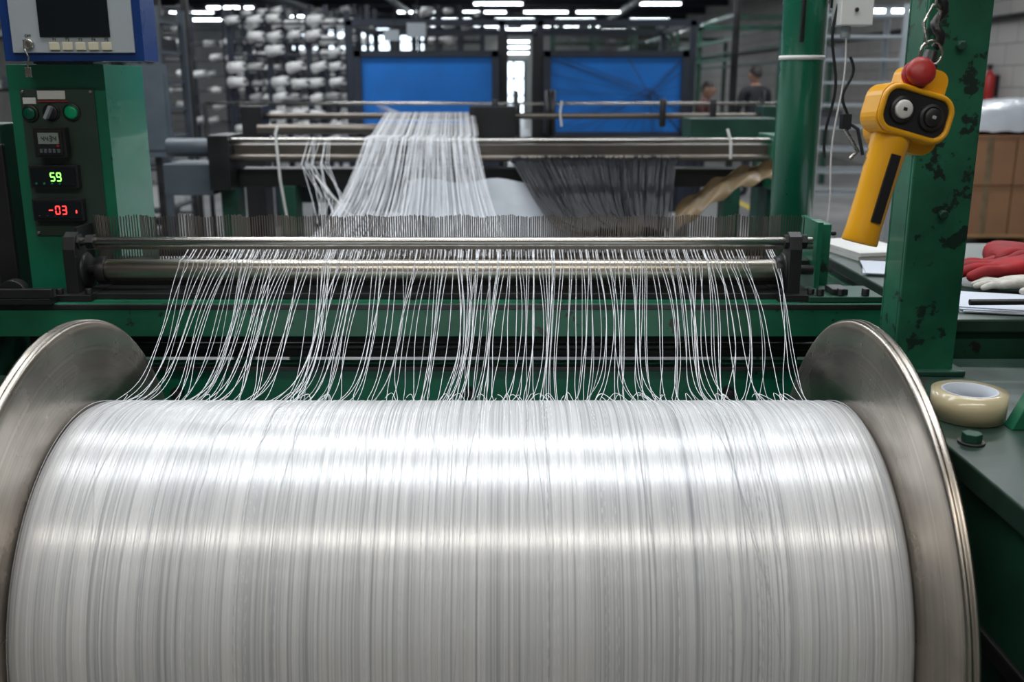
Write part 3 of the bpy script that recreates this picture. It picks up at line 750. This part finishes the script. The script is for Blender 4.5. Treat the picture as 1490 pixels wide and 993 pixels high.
# ---------------------------------------------------------------- people
def person(name,loc,rz,h,shirt,pants,lean=0.):
    e=empty(name,loc); e.rotation_euler=(0,0,rz); s=h/1.75
    L_=lean
    V=[(0,0,.95),(0,-.02-L_*.3,1.12),(0,-.03-L_*.7,1.30),(0,-.02-L_,1.44),(0,-.03-L_*1.15,1.53)]
    rs=[(.16,.115),(.145,.10),(.175,.115),(.12,.09),(.055,.055)]
    es=[(0,1),(1,2),(2,3),(3,4)]
    for sx in (-1,1):
        b0=len(V)
        V+= [(sx*.19,-.02-L_,1.42),(sx*.235,-.03-L_-.03,1.16),(sx*.19,-.26-L_,1.08)]
        rs+= [.062,.048,.034]; es+=[(3,b0),(b0,b0+1),(b0+1,b0+2)]
        b1=len(V)
        V+= [(sx*.10,0,.86),(sx*.11,-.02,.48),(sx*.12,.02,.09),(sx*.13,-.14,.04)]
        rs+= [.088,.058,.042,.04]; es+=[(0,b1),(b1,b1+1),(b1+1,b1+2),(b1+2,b1+3)]
    m=bpy.data.materials.new(name+'_clothes'); m.use_nodes=True; N=m.node_tree.nodes; Lk=m.node_tree.links
    tc=N.new('ShaderNodeTexCoord'); sx_=N.new('ShaderNodeSeparateXYZ'); rp=N.new('ShaderNodeValToRGB'); rp.color_ramp.interpolation='CONSTANT'
    Lk.new(tc.outputs['Object'],sx_.inputs[0]); mr=N.new('ShaderNodeMapRange'); mr.inputs[2].default_value=2; Lk.new(sx_.outputs['Z'],mr.inputs[0]); Lk.new(mr.outputs[0],rp.inputs[0])
    rp.color_ramp.elements[0].color=(*pants,1); rp.color_ramp.elements[1].position=.49; rp.color_ramp.elements[1].color=(*shirt,1)
    e2=rp.color_ramp.elements.new(.752); e2.color=(.35,.2,.14,1)
    Lk.new(rp.outputs[0],N['Principled BSDF'].inputs['Base Color']); N['Principled BSDF'].inputs['Roughness'].default_value=.8
    skin('body',V,es,rs,m,e)
    for sx in (-1,1):
        hx,hy,hz=sx*.185,-.27-L_,1.075
        HV=[(hx,hy,hz),(hx,hy-.07,hz-.01)]; HE=[(0,1)]; HR=[(.028,.018),(.036,.016)]
        for k,l in enumerate((.055,.07,.065,.05)):
            ox=(k-1.5)*.02; b0=len(HV); HV+=[(hx+ox,hy-.10,hz-.012),(hx+ox,hy-.10-l*.6,hz-.03),(hx+ox,hy-.10-l*.8,hz-.055)]; HE+=[(1,b0),(b0,b0+1),(b0+1,b0+2)]; HR+=[.009,.0085,.007]
        b0=len(HV); HV+=[(hx-sx*.04,hy-.05,hz-.01),(hx-sx*.055,hy-.09,hz-.02)]; HE+=[(0,b0),(b0,b0+1)]; HR+=[.011,.009]
        skin('hand',HV,HE,HR,SKIN,e,1)
    b=B('head'); hy=-.05-L_*1.2
    def hd(u,v):
        th=u*2*math.pi; ph=v*math.pi
        x=math.sin(ph)*math.cos(th); y=math.sin(ph)*math.sin(th); z=math.cos(ph)
        f=1-.22*max(0,-z)**1.5
        return Vector((x*.076*f,hy+y*.095*(1-.12*max(0,-z)),1.635+z*.118))
    b.grid(hd,24,16,SKIN)
    b.cyl((0,hy-.09,1.66),(0,hy-.118,1.612),.007,SKIN,8,r2=.016)
    for sx in (-1,1):
        b.lathe((sx*.03,hy-.083,1.645),(0,-1,0),[(0,.011),(.005,.009),(.008,0)],WHITE,10); b.lathe((sx*.03,hy-.09,1.645),(0,-1,0),[(0,.004),(.002,.003),(.002,0)],BLACK,8)
        b.lathe((sx*.072,hy+.005,1.63),(sx,0,0),[(0,.026),(.01,.028),(.014,.015),(.01,0)],SKIN,12)
        b.box((sx*.03-.016,hy-.093,1.664),(sx*.03+.016,hy-.083,1.669),HAIR)
    b.box((-.022,hy-.094,1.576),(.022,hy-.085,1.583),RED)
    def hr(u,v):
        th=u*2*math.pi; ph=v*math.pi*(.42+.2*max(0,math.sin(th)))
        return Vector((math.sin(ph)*math.cos(th)*.084,hy+.008+math.sin(ph)*math.sin(th)*.101,1.645+math.cos(ph)*.122))
    b.grid(hr,24,10,HAIR)
    b.done(parent=e,recalc=False)
    e.scale=(s,s,s); return e
person('man',(3.35,14.0,0),math.radians(200),1.78,(.012,.014,.02),(.02,.025,.04),.03)
person('woman',(2.42,13.2,0),math.radians(60),1.58,(.06,.02,.018),(.02,.02,.03),.06)

# ---------------------------------------------------------------- world/camera
w=bpy.data.worlds.new('world'); scene.world=w; w.use_nodes=True
w.node_tree.nodes['Background'].inputs[0].default_value=(.5,.6,.7,1); w.node_tree.nodes['Background'].inputs[1].default_value=.2
cam=bpy.data.cameras.new('camera'); co=bpy.data.objects.new('camera',cam); scene.collection.objects.link(co)
cam.lens=35; cam.sensor_width=36; cam.clip_start=.05; cam.clip_end=200
co.location=(0,0,1.55); co.rotation_euler=(math.radians(75.5),0,0)
cam.dof.use_dof=True; cam.dof.focus_distance=2.05; cam.dof.aperture_fstop=3.5
scene.camera=co
